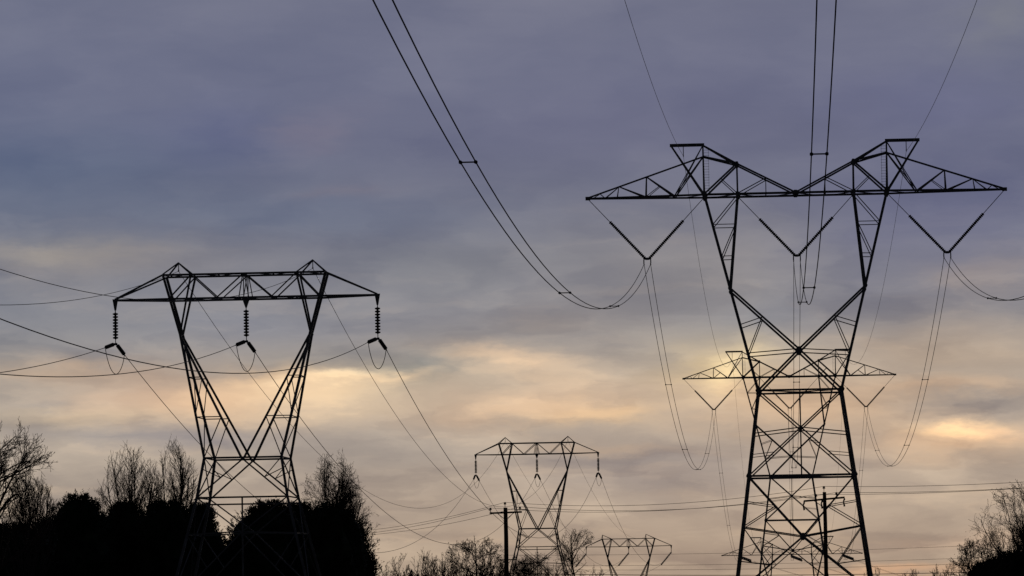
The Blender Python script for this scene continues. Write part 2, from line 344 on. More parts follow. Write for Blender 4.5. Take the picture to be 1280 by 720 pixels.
        for sy in (-1, 1):
            h.angle((sx*10.75, .1*sy, 39.5), (sx*7.91, T*sy, 35.05), .15, sy > 0); h.angle((sx*7.99, .1*sy, 39.5), (sx*7.95, T*sy, 35.05), .13, sy > 0)
            h.angle((sx*7.99, .1*sy, 39.5), (sx*5.06, 1.0*sy, 37.75), .15, sy > 0); h.angle((sx*8.05, .1*sy, 39.4), (sx*10.51, dy(10.51)*sy, 35.05), .08)
        h.rod((sx*9.7, 0, 39.45), (sx*9.7, 0, 38.7), .035); h.box((sx*9.7, 0, 38.65), .07, .4, .16)
        h.build('ground_wire_horn', STEEL, root)
        st = MB()
        for k in range(16): z = 35.4+k*.24; st.rod((sx*7.9, -.9, z), (sx*7.45, -.9, z), .012)
        st.rod((sx*7.5, -.9, 35.2), (sx*7.5, -.9, 39.2), .012)
        st.build('ladder', STEEL, root)
    return root
pa = make_pylon_a(); GA = 'tall pylons of the twin conductor line'
tag(pa, 'largest steel lattice pylon at right, with twin peaked crossarm and crossed braces', 'pylon', GA)
pa2 = copy_tree(pa, A2, YA, 'twin peaked lattice pylon at half size seen through the largest pylon')
pa3 = copy_tree(pa, A3, -.03, 'far low pylon on the horizon seen between the feet of the largest pylon')
# ------------------------------------------------------------------ shorter waisted pylon
def make_pylon_b(pk=0., name='lattice_pylon'):
    root = empty(name, B1, YB)
    def lx(z): return 5.1-z*(5.1-3.19)/7.96 if z < 7.96 else 3.19-(z-7.96)*(3.19-2.72)/2.79
    def d(z):
        if z <= 10.75: return 4.9-z*2.25/10.75
        return 2.65-(z-10.75)*2.0/8.84 if z < 19.59 else .65
    for sx in (-1, 1):
        for sy in (-1, 1):
            m = MB(); m.angle((sx*5.1, sy*4.9, 0), (sx*3.19, sy*d(7.96), 7.96), .18, sx > 0); m.angle((sx*3.19, sy*d(7.96), 7.96), (sx*2.72, sy*d(10.75), 10.75), .18, sx > 0)
            m.build('leg', STEEL, root)
            m = MB(); m.ext((sx*5.1, sy*4.9, -.5), (sx*5.1, sy*4.9, .3), [(.35*math.cos(a*.785), .35*math.sin(a*.785)) for a in range(8)]); m.build('footing', CONC, root)
    bb = MB()
    def both(m, x1, z1, x2, z2, w, y1=None, y2=None, mirror=True):
        for sy in (-1, 1):
            for sx in ((-1, 1) if mirror else (1,)):
                m.angle((sx*x1, (d(z1) if y1 is None else y1)*sy, z1), (sx*x2, (d(z2) if y2 is None else y2)*sy, z2), w, sy > 0)
    both(bb, -2.72, 10.75, 2.72, 10.75, .13, mirror=False); bb.angle((-3.19, -d(7.96), 7.96), (3.19, -d(7.96), 7.96), .12); bb.angle((-3.26, d(7.6), 7.6), (3.26, d(7.6), 7.6), .11)
    both(bb, 0, 10.64, 3.19, 7.96, .11); both(bb, 1.55, 9.35, 2.9, 10.0, .06); both(bb, 1.55, 9.35, 2.72, 10.75, .06)
    both(bb, 3.19, 7.96, 0, 5.5, .09); both(bb, 3.85, 5.4, 0, 5.55, .09); both(bb, 0, 5.5, 5.0, .4, .09); both(bb, 3.85, 5.4, 2.4, 3.1, .07)
    for z1, z2 in ((10.75, 7.96), (7.96, .4)):
        for sx in (-1, 1):
            bb.angle((sx*lx(z1), -d(z1), z1), (sx*lx(z2), d(z2), z2), .07); bb.angle((sx*lx(z1), d(z1), z1), (sx*lx(z2), -d(z2), z2), .07)
    for z in (10.75, 7.96, 5.4):
        for sx in (-1, 1): bb.angle((sx*lx(z), -d(z), z), (sx*lx(z), d(z), z), .09)
    bb.rod((0, -d(8), 8), (0, -d(8), 0), .06)
    bb.build('body_bracing', STEEL, root)
    for sx in (-1, 1):
        m = MB()
        def one(x1, z1, x2, z2, w, y1=None, y2=None):
            for sy in (-1, 1): m.angle((sx*x1, (d(z1) if y1 is None else y1)*sy, z1), (sx*x2, (d(z2) if y2 is None else y2)*sy, z2), w, sx*sy > 0)
        one(2.72, 10.75, 4.63, 19.59, .18); one(4.63, 19.59, 5.78, 23.78, .18, .65, .8); one(4.63, 19.59, 3.75, 23.77, .14, .65, 1.1)
        one(4.63, 19.5, .05, 10.64, .16); one(3.42, 13.66, 1.58, 13.66, .07); one(3.97, 16.5, 3.05, 16.5, .07)
        one(1.6, 13.6, 2.72, 10.8, .07); one(3.42, 13.66, 3.0, 16.5, .06)
        fx = lambda z: 2.72+(z-10.75)*1.91/8.84
        for (a, b) in ((10.75, 13.66), (13.66, 16.5), (16.5, 19.59)): m.angle((sx*fx(a), -d(a), a), (sx*fx(b), d(b), b), .06); m.angle((sx*fx(b), -d(b), b), (sx*fx(b), d(b), b), .06)
        m.build('forked_mast', STEEL, root)
    br = MB(); T = 1.15
    both(br, -5.34, 22.08, 5.34, 22.08, .14, T, T, False); both(br, -5.78, 23.78, 5.78, 23.78, .14, T, T, False)
    both(br, 5.34, 22.08, 3.75, 23.77, .1, T, T); both(br, 3.75, 23.77, 1.95, 22.1, .09, T, T); both(br, 1.95, 22.1, 0, 23.8, .09, T, T)
    both(br, .35, 22.1, .05, 23.8, .07, T, T); both(br, 0, 23.8, 0, 22.1, .07, T, T, False)
    X_ = [-5.34, -3.7, -1.95, 0, 1.95, 3.7, 5.34]
    for i, (a, b) in enumerate(zip(X_, X_[1:])):
        s_ = 1 if i % 2 else -1
        for z in (22.04, 23.82): br.angle((a, -T*s_, z), (b, T*s_, z), .05)
    for x in X_: br.angle((x, -T, 22.04), (x, T, 22.04), .07); br.angle((x, -T, 23.8), (x, T, 23.8), .05)
    br.slab((0, 0, 22.0), [(-.3, .14), (-.05, -.58), (.05, -.58), (.3, .14)], .08)
    br.build('crossarm_bridge', STEEL, root)
    for sx in (-1, 1):
        m = MB()
        for sy in (-1, 1):
            m.angle((sx*5.34, T*sy, 22.08), (sx*9.35, .12*sy, 22.13), .14, sx*sy > 0); m.angle((sx*5.78, T*sy, 23.78), (sx*9.35, .1*sy, 22.2), .12, sx*sy > 0)
        for a, b in ((5.34, 6.7), (6.7, 8.0)):
            f = lambda x: T-(x-5.34)*(T-.1)/4.0
            m.angle((sx*a, -f(a), 22.08), (sx*b, f(b), 22.1), .05); m.angle((sx*b, -f(b), 22.1), (sx*b, f(b), 22.1), .05)
        m.slab((sx*9.35, 0, 22.0), [(-.2, .22), (-.06, -.58), (.06, -.58), (.2, .22)], .08)
        m.build('crossarm_tip', STEEL, root)
        h = MB(); px_ = sx*4.79+pk
        for sy in (-1, 1):
            h.angle((px_, .05*sy, 24.7), (sx*5.78, T*sy, 23.8), .1, sy > 0); h.angle((px_, .05*sy, 24.7), (sx*3.75, T*sy, 23.8), .1, sy > 0)
        h.rod((px_, 0, 24.68), (px_, 0, 24.2), .03); h.box((px_, 0, 24.15), .06, .3, .14)
        h.build('ground_wire_peak', STEEL, root)
    return root
pb = make_pylon_b(); GB = 'shorter pylons of the single conductor line'
tag(pb, 'steel lattice pylon at left with flat crossarm and V shaped masts, standing before dark evergreens', 'pylon', GB)
copy_tree(pb, B2, YB, 'mid distance flat crossarm pylon right behind the central wooden pole')
pb3 = make_pylon_b(-.95); pb3.location = B3; pb3.rotation_euler = (0, 0, -.12)
tag(pb3, 'smallest flat crossarm pylon low on the horizon with two leaning peaks', 'pylon', GB)
# ------------------------------------------------------------------ insulators
def discs(m, p, q, r, pitch):
    p = Vector(p); q = Vector(q); L = (q-p).length; n = max(1, int(L/pitch)); k = L/n; pr = []
    for i in range(n):
        t = i*k; pr += [(t, .07), (t+k*.12, .09), (t+k*.24, r), (t+k*.66, r*.96), (t+k*.8, .08)]
    pr.append((L, .035)); m.lathe(p, q, pr, 10)
def make_v(xa, za, xb, zb):
    """V suspension set; origin at the yoke, arms run up to (xa,za) and (xb,zb)"""
    root = empty('v_insulator', (0, 0, 0))
    for (x, z) in ((xa, za), (xb, zb)):
        s = 1 if x > 0 else -1; b = Vector((s*.2, 0, .05)); t = Vector((x, 0, z)); mid = b+(t-b)*.62
        m = MB(); m.rod(mid, t, .03); m.build('hanger_rod', STEEL, root)
        m = MB(); discs(m, b, mid, .15, .17); m.build('disc_string', PORC, root, True)
    m = MB(); m.box((0, 0, 0), .62, .06, .16); m.box((0, 0, -.0), .3, .08, .22); m.build('yoke_plate', STEEL, root)
    for s in (-1, 1):
        m = MB(); m.path([(s*.22, 0, 0), (s*.3, 0, -.08), (s*.3, 0, -.4)], .05); m.rod((s*.29, -.5, -.47), (s*.29, .5, -.47), .05); m.build('conductor_clamp', STEEL, root)
    return root
YK = 29.68
v_out = make_v(-18.1+13.03, 35.0-YK, 13.03-7.95, 34.95-YK)     # left phase
v_mid = make_v(-5.04, 34.95-YK, 5.04, 34.95-YK)
v_rgt = make_v(-5.08, 34.95-YK, 5.07, 35.0-YK)
def locA(o, x, z, y=0, yaw=None):
    a = YA if yaw is None else yaw
    return Vector((o.x+x*math.cos(a)-y*math.sin(a), o.y+x*math.sin(a)+y*math.cos(a), o.z+z))
GV = 'V shaped insulators of the tall pylons'
W1 = {0: 'left', 1: 'middle', 2: 'right'}
pn = {0: 'the largest pylon', 1: 'the second tall pylon'}
for k, (V, x) in enumerate(((v_out, -13.03), (v_mid, 0), (v_rgt, 13.03))):
    V.location = locA(A1, x, YK); V.rotation_euler = (0, 0, YA)
    tag(V, 'large V shaped insulator under the %s of %s' % (['left crossarm tip', 'crossarm middle', 'right crossarm tip'][k], pn[0]), 'insulator', GV)
    copy_tree(V, locA(A2, x, YK), YA, 'small V shaped insulator under the %s of %s' % (['left crossarm tip', 'crossarm middle', 'right crossarm tip'][k], pn[1]))
def make_string_b(eL, eR, loop=1.62, rs=.145):
    root = empty('suspension_insulator', (0, 0, 0))           # origin at the hook under the arm
    m = MB(); m.rod((0, 0, .06), (0, 0, -.18), .035); m.build('hanger_rod', STEEL, root)
    m = MB(); m.rod((0, 0, -2.02), (0, 0, -2.3), .03); m.build('connecting_link', STEEL, root)
    m = MB(); discs(m, (0, 0, -.15), (0, 0, -2.05), .195, .19); m.build('disc_string', PORC, root, True)
    m = MB(); m.slab((0, 0, -2.33), [(-.12, .02), (-.16, -.12), (.16, -.16), (.1, .04)], .1); m.build('yoke_plate', STEEL, root)
    eL = Vector(eL); eR = Vector(eR)
    for e, s in ((eL, Vector((-.12, -.1, -2.4))), (eR, Vector((.1, .1, -2.45)))):
        m = MB(); u = (e-s).normalized(); m.rod(s-u*.1, e+u*.12, .035); discs(m, s+u*.03, e-u*.03, rs, .11); m.build('strain_string', PORC, root, True)
    m = MB(); pts = []
    for i in range(21):
        t = i/20; p = eL.lerp(eR, t); p.z -= loop*(1-(2*t-1)**2)**.8; pts.append(p)
    m.path(pts, .026, 5); m.build('jumper_loop', ALU, root)
    return root
EB1 = ((-.62, -.75, -2.66), (.5, .75, -3.1)); EB2 = ((-.3, -.9, -3.0), (.42, .9, -3.2))
SB = make_string_b(*EB1, 1.62); SB2 = make_string_b(*EB2, 1.25); GS = 'suspension insulators of the shorter pylons'
for (o, nm, S_) in ((B1, 'the left pylon', SB), (B2, 'the mid distance pylon', SB2)):
    for k, x in enumerate((-9.35, 0, 9.35)):
        lab = 'hanging disc insulator with looped jumper under the %s of %s' % (['left arm tip', 'middle', 'right arm tip'][k], nm)
        p = locA(o, x, 21.41, 0, YB)
        if k == 0: S_.location = p; S_.rotation_euler = (0, 0, YB); tag(S_, lab, 'insulator', GS)
        else: copy_tree(S_, p, YB, lab)
def make_slant():
    root = empty('slanted_insulator', (0, 0, 0)); e = Vector((-2.3, .6, -3.5))
    m = MB(); m.rod((0, 0, .1), (0, 0, -.75), .06); m.build('hanger_rod', STEEL, root)
    m = MB(); discs(m, (0, 0, -.75), e, .2, .17); m.build('disc_string', PORC, root, True)
    return root
SL = make_slant()
for k, x in enumerate((-9.35, 0, 9.35)):
    lab = 'insulator slanting left under the %s of the smallest pylon' % ['left arm tip', 'middle', 'right arm tip'][k]
    p = locA(B3, x, 21.41, 0, -.12)
    if k == 0: SL.location = p; tag(SL, lab, 'insulator', 'slanting insulators of the far pylon')
    else: copy_tree(SL, p, 0, lab)
def make_strain():
    root = empty('strain_insulator', (0, 0, 0)); d_ = Vector((2.9, 1.0, -1.1))
    for s in (-.22, .22):
        m = MB(); o_ = Vector((0, s*2, s*.9)); discs(m, o_, d_+o_, .22, .2); m.build('disc_string', PORC, root, True)
    m = MB(); m.box((0, 0, .1), .3, 1.2, .5); m.build('yoke_plate', STEEL, root)
    return root
ST = make_strain()
for k, x in enumerate((-13.4, -.2, 13.2)):
    lab = 'thick dark insulator on the %s of the farthest tall pylon' % ['left arm', 'middle', 'right arm'][k]
    p = locA(A3, x, 34.6, 0, -.03)
    if k == 0: ST.location = p; tag(ST, lab, 'insulator', 'strain insulators of the farthest tall pylon')
    else: copy_tree(ST, p, 0, lab)
# ------------------------------------------------------------------ conductors
def cat_pts(p, q, sag, n=56):
    out = []
    for i in range(n+1):
        t = i/n; c = Vector(p).lerp(Vector(q), t); c.z -= 4*sag*t*(1-t); out.append(c)
    return out
def wire(name, p, q, sag, r, label, cat, group, n=56):
    m = MB(); m.path(cat_pts(p, q, sag, n), r, 6); return tag(m.build(name, ALU, None, True), label, cat, group)
def bundle(p, q, sag, label, group, spacers, r=.026, tilt=0):
    p = Vector(p); q = Vector(q); L = (q-p); d_ = Vector((L.x, L.y, 0)).normalized(); s = Vector((d_.y, -d_.x, 0))*.285
    root = empty('bundled_conductor', p)
    for k in (-1, 1):
        m = MB(); m.path([c-p for c in cat_pts(p+s*k, q+s*k, sag)], r, 6); m.build('conductor', ALU, root, True)
    for dd in spacers:
        t = dd/Vector((L.x, L.y)).length
        if t >= 1: continue
        c = p.lerp(q, t)-p; c.z -= 4*sag*t*(1-t)
        m = MB(); m.rod(c-s, c+s, .028)
        for k in (-1, 1): u = d_*.07; m.rod(c+s*k-u, c+s*k+u, .075)
        m.build('spacer', ALU, root)
    return tag(root, label, 'power line', group)
dirA = Vector((KA, 1, 0)).normalized()
A0 = A1-Vector((.0665*332, 332, 0))
nm3 = ['left', 'middle', 'right']
for k, x in enumerate((-13.03, 0, 13.03)):
    z = YK-.47; a = locA(A1, x, z)
    bundle(a, locA(A0, x, z+.3), 12.65, 'twin conductors from the %s insulator of the largest pylon sweeping up overhead' % nm3[k], 'twin conductors coming overhead to the largest pylon', [72, 136, 202, 262])
    b = locA(A2, x, z)
    bundle(a, b, 13.6, 'twin conductors sagging from the %s of the largest pylon to the second one' % nm3[k], 'twin conductors between the first two tall pylons', [60, 125, 200, 270])
    c = locA(A3, x, 34.4, 0, -.03)
    bundle(b, c, 9, 'thin twin conductors dropping from the %s of the second tall pylon' % nm3[k], 'twin conductors beyond the second tall pylon', [60, 140, 220, 290])
    e = Vector((c.x+2.9, c.y+1.0, c.z-.9)); f = at(1300, 756, 1250)+Vector((x*.8, 0, 0))
    bundle(e, f, 3, 'faint conductors leaving the %s of the farthest tall pylon' % nm3[k], 'conductors leaving the farthest tall pylon', [])
for k, s in enumerate((-1, 1)):
    sd = ['left', 'right'][k]; a = locA(A1, s*9.7, 38.6); b = locA(A2, s*9.7, 38.6); c = locA(A3, s*9.7, 38.6, 0, -.03)
    wire('ground_wire', a, locA(A0, s*9.7, 38.6), 5.4, .015, 'thin single wire rising out of view from the %s horn of the largest pylon' % sd, 'power line', 'ground wires of the tall pylons')
    wire('ground_wire', a, b, 7.8, .016, 'thin single wire sagging backward from the %s horn of the largest pylon' % sd, 'power line', 'ground wires of the tall pylons')
    wire('ground_wire', b, c, 6, .016, 'thin single wire falling from the %s horn of the second tall pylon' % sd, 'power line', 'ground wires of the tall pylons')
B0 = B1-Vector((KB*250, 250, 0))
RB = .024
for k, x in enumerate((-9.35, 0, 9.35)):
    def end(o, e): return locA(o, x+e[0], 21.41+e[2], e[1], YB)
    wire('conductor', end(B1, EB1[0]), locA(B0, x, 19), 7.2, RB, 'wire from the %s insulator of the left pylon to the left edge' % nm3[k], 'power line', 'wires left of the left pylon')
    wire('conductor', end(B1, EB1[1]), end(B2, EB2[0]), [12.6, 11.8, 11.2][k], RB, 'wire from the %s insulator of the left pylon to the mid distance pylon' % nm3[k], 'power line', 'wires between left and mid distance pylons')
    wire('conductor', end(B2, EB2[1]), locA(B3, x-.1, 20.6, 0, -.12), 7, RB, 'faint wire from the %s insulator of the mid distance pylon beyond' % nm3[k], 'power line', 'wires beyond the mid distance pylon')
    e = locA(B3, x, 21.41, 0, -.12)+Vector((-2.3, .6, -3.5))
    wire('conductor', e, e+Vector((-60, 160, -22)), 3, RB, 'faint wire leaving the %s slanting insulator of the smallest pylon' % nm3[k], 'power line', 'wires leaving the smallest pylon')
for k, s in enumerate((-1, 1)):
    sd = ['left', 'right'][k]; a = locA(B1, s*4.79, 24.12, 0, YB); b = locA(B2, s*4.79, 24.12, 0, YB); c = locA(B3, s*4.79-.95, 24.12, 0, -.12)
    wire('ground_wire', a, locA(B0, s*4.79, 24, 0, YB), 8.8, .017, 'thin top wire from the %s peak of the left pylon to the left edge' % sd, 'power line', 'ground wires of the shorter pylons')
    wire('ground_wire', a, b, 13.3, .018, 'thin top wire from the %s peak of the left pylon to the mid distance pylon' % sd, 'power line', 'ground wires of the shorter pylons')
    wire('ground_wire', b, c, 5, .017, 'faint top wire from the %s peak of the mid distance pylon' % sd, 'power line', 'ground wires of the shorter pylons')
# ------------------------------------------------------------------ wooden distribution poles
def pin(m, p, h=.28):
    x, y, z = p; m.lathe((x, y, z), (x, y, z+h), [(0, .03), (h*.3, .03), (h*.34, .1), (h*.6, .11), (h*.66, .07), (h*.8, .085), (h, .04)], 8)
def make_pole(top, arm_l, arm_r, pins, r=.165, braces=True, cut=None, drop=.45):
    gx = top.x; gy = top.y; zb = gz(gx, gy); root = empty('utility_pole', (gx, gy, zb)); H = top.z-zb
    m = MB(); m.path([(0, 0, -1), (0, 0, H*.3), (0.02, 0, H*.7), (0, 0, H)], [r*1.12, r*1.08, r*1.02, r*.95], 12); m.build('wooden_post', WOOD, root)
    m = MB(); a = Vector(arm_l)-Vector((gx, gy, zb)); b = Vector(arm_r)-Vector((gx, gy, zb)); off = Vector((0, -r-.06, 0))
    m.ext(a+off, b+off, [(-.07, -.085), (.07, -.085), (.07, .085), (-.07, .085)]); m.build('wooden_crossarm', WOOD, root)
    if braces:
        for e in (a, b):
            m = MB(); q = e*.55+Vector((0, 0, 0)); q.z = (a.z*.5+b.z*.5)+(e.z-(a.z+b.z)/2)*.55; m.angle(q+off*1.25, Vector((0, off.y*1.1, min(a.z, b.z)-.55)), .05); m.build('brace', STEEL, root)
    hs = []
    for (t, kind) in pins:
        q = a.lerp(b, t)+off if kind == 'arm' else Vector((-.12, 0, H-.05))
        if kind == 'top': q = Vector((-.03, 0, H+.0))
        m = MB(); m.rod(q, q+Vector((0, 0, .2)), .02); pin(m, q+Vector((0, 0, .16))); m.build('pin_insulator', PORC, root, True)
        hs.append(root.location+q+Vector((0, 0, .42)))
    if cut:
        for t in cut:
            q = a.lerp(b, t)+off; m = MB()
            m.path([q+Vector((0, 0, 0)), q+Vector((.03, -.05, -.12)), q+Vector((-.05, -.05, -.3)), q+Vector((.02, -.05, -drop*1.5))], [.03, .07, .05, .07], 8); m.build('fuse_cutout', PORC, root, True)
    return root, hs
Y1 = 320
p1, h1 = make_pole(at(631.8, 634.5, Y1), at(612, 641.6, Y1), at(652.4, 640, Y1), [(0, 'top'), (.03, 'arm'), (.94, 'arm')])
tag(p1, 'thick dark wooden utility pole with short crossarm, left of the mid distance pylon', 'utility pole', 'wooden utility poles')
Y2 = 300
p2, h2 = make_pole(at(1030.5, 615, Y2), at(1004.5, 626.5, Y2), at(1055.5, 621.8, Y2), [(0, 'top'), (.3, 'arm'), (.8, 'arm')], .14, True, (.0, .44, .985))
tag(p2, 'wooden utility pole with drooping fuse cutouts, standing before the legs of the largest pylon', 'utility pole', 'wooden utility poles')
p0, h0 = make_pole(at(330, 668, 420), at(318, 672, 420), at(342, 672, 420), [(0, 'top'), (.03, 'arm'), (.94, 'arm')])
tag(p0, 'wooden utility pole hidden behind the dark evergreens', 'utility pole', 'wooden utility poles')
p3, h3 = make_pole(at(1460, 596, 280), at(1435, 604, 280), at(1485, 601, 280), [(0, 'top'), (.25, 'arm'), (.8, 'arm')])
tag(p3, 'wooden utility pole off the right edge carrying the street wires', 'utility pole', 'wooden utility poles')
lv = ['top', 'left arm', 'right arm']
GD = 'thin wires strung across between the wooden poles'
for i in range(3):
    wire('service_wire', h0[i], h1[i], 1.1, .015, 'thin wire from the %s pin of the central wooden pole going left' % lv[i], 'power line', GD)
    wire('service_wire', h1[i], h2[i], .75, .015, 'thin wire from the %s pin of the central wooden pole going right' % lv[i], 'power line', GD)
    wire('service_wire', h2[i], h3[i], .35, .015, 'thin wire from the %s pin of the right pole to the right edge' % lv[i], 'power line', GD)
# farther line low over the horizon
pf, hf = make_pole(at(633, 690, 500), at(622, 700, 500), at(645, 699.5, 500), [(0, 'top'), (.03, 'arm'), (.94, 'arm')], .15)
tag(pf, 'distant wooden utility pole lined up behind the thick central one', 'utility pole', 'wooden utility poles')
pg, hg = make_pole(at(1420, 670, 480), at(1408, 682, 480), at(1432, 681, 480), [(0, 'top'), (.03, 'arm'), (.94, 'arm')], .15)
tag(pg, 'distant wooden utility pole off the right edge', 'utility pole', 'wooden utility poles')
lf = ['highest', 'second', 'third', 'lowest and thickest']
for i, (ya, yb, rr) in enumerate(((694, 672, .016), (707, 688, .016), (712, 696, .018), (716.5, 709, .035))):
    wire('service_wire', at(633, ya, 500)+Vector((0, -.25, 0)), at(1420, yb, 480)+Vector((0, -.25, 0)), .55, rr, '%s of the faint level wires just above the horizon at right' % lf[i], 'power line', 'faint level wires above the horizon')
# ------------------------------------------------------------------ trees
def tube3(m, p, q, r1, r2, n=3):
    d_ = (q-p)
    if d_.length < 1e-5: return
    m.rod(p, q, r1, r2, n, False)
def rot_rand(rng, d_, ang):
    a = Vector((rng.gauss(0, 1), rng.gauss(0, 1), rng.gauss(0, 1))); a = (a-d_*a.dot(d_)).normalized()
    return (d_*math.cos(ang)+a*math.sin(ang)).normalized()
def grow(rng, tm, cm, p, d_, L, r, lvl, P):
    nseg = P['seg'][min(lvl, len(P['seg'])-1)]; m = tm if lvl <= 0 else cm; sides = 7 if lvl == 0 else (5 if lvl == 1 else 3)
    rmin = P.get('rmin', .013); pts = [p.copy()]; dirs = []; E = P['env']; jit = rng.uniform(.86, 1.04) if lvl else rng.uniform(.84, .98)
    droop = P.get('curl', 0)*(rng.random()-.2)
    for i in range(nseg):
        d_ = rot_rand(rng, d_, abs(rng.gauss(0, P['crook'][min(lvl, len(P['crook'])-1)])))
        d_ = (d_+Vector((0, 0, P['up']*(1 if lvl else .2)+droop*i/nseg))).normalized()
        p = p+d_*(L/nseg)
        if i and E(p, jit): break
        pts.append(p.copy()); dirs.append(d_.copy())
    ns = len(pts)-1
    for i in range(ns):
        a = max(rmin, r*(1-.72*i/nseg)); b = max(rmin*.8, r*(1-.72*(i+1)/nseg)); tube3(m, pts[i], pts[i+1], a, b, sides)
    if lvl >= P['depth']:
        if P.get('leaf') and rng.random() < P['leaf']:
            for _ in range(rng.randint(1, 4)): P['lm'].append(pts[-1]+Vector((rng.gauss(0, .12), rng.gauss(0, .12), rng.gauss(0, .1))))
        return
    nc = P['n'][min(lvl, len(P['n'])-1)]; t0 = P['t0'][min(lvl, len(P['t0'])-1)]
    for k in range(nc):
        t = t0+(1-t0)*((k+rng.random()*.9)/nc); i = int(t*nseg)
        if i >= ns: continue
        c = pts[i].lerp(pts[i+1], t*nseg-i)
        ang = rng.uniform(*P['ang'][min(lvl, len(P['ang'])-1)]); nd = rot_rand(rng, dirs[i], ang)
        ll = L*rng.uniform(*P['len'][min(lvl, len(P['len'])-1)])*(1-P.get('taper', .35)*t)
        grow(rng, tm, cm, c, nd, ll, max(rmin, r*(1-.72*t)*rng.uniform(.45, .7)), lvl+1, P)
def bare_tree(px, ytop, Y, half, seed, style, label, group, name='bare_tree', low=.62, lean=0, over=None):
    rng = random.Random(seed); top = at(px, ytop, Y); g0 = gz(top.x, Y); H = top.z-g0; P = dict(STY[style]); P['lm'] = []
    if over: P.update(over)
    Rx = half*Y/FPX; zc = H*low; Rz = H-zc; ph = rng.random()*9
    def env(p, j):
        rz = Rz if p.z > zc else zc*.95
        wob = 1+P.get('wob', .09)*noise.noise(Vector((p.x/Rx*1.6+ph, p.y/Rx*1.6, p.z/Rz*1.4)))*2
        return (p.x/Rx)**2+(p.y/Rx)**2+((p.z-zc)/rz)**2 > (j*wob)**2
    P['env'] = env
    root = empty(name, (top.x, Y, g0)); tm = MB(); cm = MB(); n = P.get('stems', 1); L0 = H*P['trunk']
    for s in range(n):
        d_ = Vector((rng.gauss(0, .03)+lean, rng.gauss(0, .03), 1)) if n == 1 else Vector(((-1+2*(s+.5)/n+rng.uniform(-.12, .12))*P['fan']*Rx/H*2.2+lean, rng.uniform(-1, 1)*P['fan']*Rx/H*2, 1))
        b = P.get('base', .3); o_ = Vector((0, 0, -.2)) if n == 1 else Vector((rng.uniform(-1, 1)*b, rng.uniform(-1, 1)*b, -.2))
        grow(rng, tm, cm, o_, d_.normalized(), L0*(1 if n == 1 else rng.uniform(.85, 1.05)), H*P['r'], 0, P)
    if n > 1:                                      # the flared root crown the stems spring from
        b = P.get('base', .3)*1.5; tm.path([(0, 0, -.35), (0, 0, -.1), (0, 0, .04)], [b*1.1, b, b*.5], 10)
    tm.build('trunk', BARK, root); cm.build('crown', TWIG, root)
    if P['lm']:
        lm = MB()
        for c in P['lm']: leafq(rng, lm, c, rng.uniform(.05, .1))
        lm.build('dry_leaves', DRY, root)
    return tag(root, label, 'shrub' if name == 'bare_shrub' else 'tree', group)
def leafq(rng, m, c, s, aspect=1., dirv=None):
    a = Vector((rng.gauss(0, 1), rng.gauss(0, 1), rng.gauss(0, 1))).normalized()
    if dirv is None: b = a.orthogonal().normalized()
    else: b = (dirv+a*.7).normalized()
    cc = b.cross(a).normalized(); n = len(m.v)
    m.v += [c-b*s*.5, c+cc*s*.45*aspect, c+b*s*.9, c-cc*s*.45*aspect]; m.f.append((n, n+1, n+2, n+3))
STY = {
 'vase': dict(wob=.03, trunk=1.3, r=.0055, seg=[12, 7, 4, 3], crook=[.03, .05, .1, .12], up=.035, depth=3, stems=30, fan=.9, base=.5, n=[26, 7, 4], t0=[.4, .12, .2], ang=[(.35, .75), (.3, .6), (.3, .7)], len=[(.15, .27), (.32, .52), (.4, .6)], rmin=.0095),
 'oak': dict(trunk=.62, r=.024, seg=[7, 9, 7, 5, 3], crook=[.09, .14, .2, .25, .25], up=.05, curl=.12, depth=4, n=[17, 12, 7, 4], t0=[.22, .15, .15, .15], ang=[(.6, 1.2), (.45, .95), (.4, .9), (.4, .9)], len=[(.7, 1.15), (.35, .55), (.3, .5), (.35, .6)], rmin=.012),
 'twiggy': dict(trunk=1.3, taper=.05, wob=.02, r=.007, seg=[9, 7, 5, 3, 2], crook=[.05, .1, .14, .2, .2], up=.035, depth=4, stems=28, fan=.8, base=.5, n=[18, 8, 5, 3], t0=[.35, .12, .15, .15], ang=[(.45, .95), (.35, .8), (.4, .9), (.5, 1.)], len=[(.13, .25), (.35, .5), (.35, .55), (.4, .6)], rmin=.01, leaf=.08),
 'shrub': dict(trunk=1.0, r=.006, seg=[7, 5, 4, 3], crook=[.08, .12, .15, .2], up=.03, depth=3, stems=26, fan=.9, base=.9, n=[12, 5, 3], t0=[.12, .2, .2], ang=[(.25, .7), (.3, .8), (.3, .9)], len=[(.2, .4), (.35, .5), (.35, .5)], rmin=.01),
 'round': dict(trunk=.9, taper=.2, r=.018, seg=[8, 8, 6, 4, 3], crook=[.09, .16, .2, .25, .3], up=.02, curl=.05, depth=4, n=[18, 10, 6, 4], t0=[.22, .15, .15, .2], ang=[(.5, 1.15), (.4, .9), (.4, .9), (.5, 1.)], len=[(.55, .85), (.35, .55), (.3, .5), (.35, .6)], rmin=.011, leaf=.2),
}
GT = 'bare winter trees'
bare_tree(-22, 482, 250, 104, 5, 'oak', 'bare wide branching tree cut off by the left edge', GT, low=.5)
bare_tree(34, 585, 300, 40, 12, 'vase', 'low bare sapling between the left edge tree and the evergreens', GT)
bare_tree(162, 551, 345, 50, 21, 'vase', 'left one of two feathery bare trees behind the evergreens', GT, low=.5, lean=-.03)
bare_tree(217, 545, 350, 38, 22, 'vase', 'right one of two feathery bare trees behind the evergreens', GT, low=.55)
bare_tree(414, 560, 340, 48, 33, 'twiggy', 'bare rounded tree with dense fine twigs right of the left pylon', GT, low=.5)
bare_tree(452, 622, 345, 34, 32, 'twiggy', 'low twiggy tree spilling right of the rounded bare tree', GT, low=.5, over=dict(stems=6, n=[14, 7, 4, 3], wob=.15))
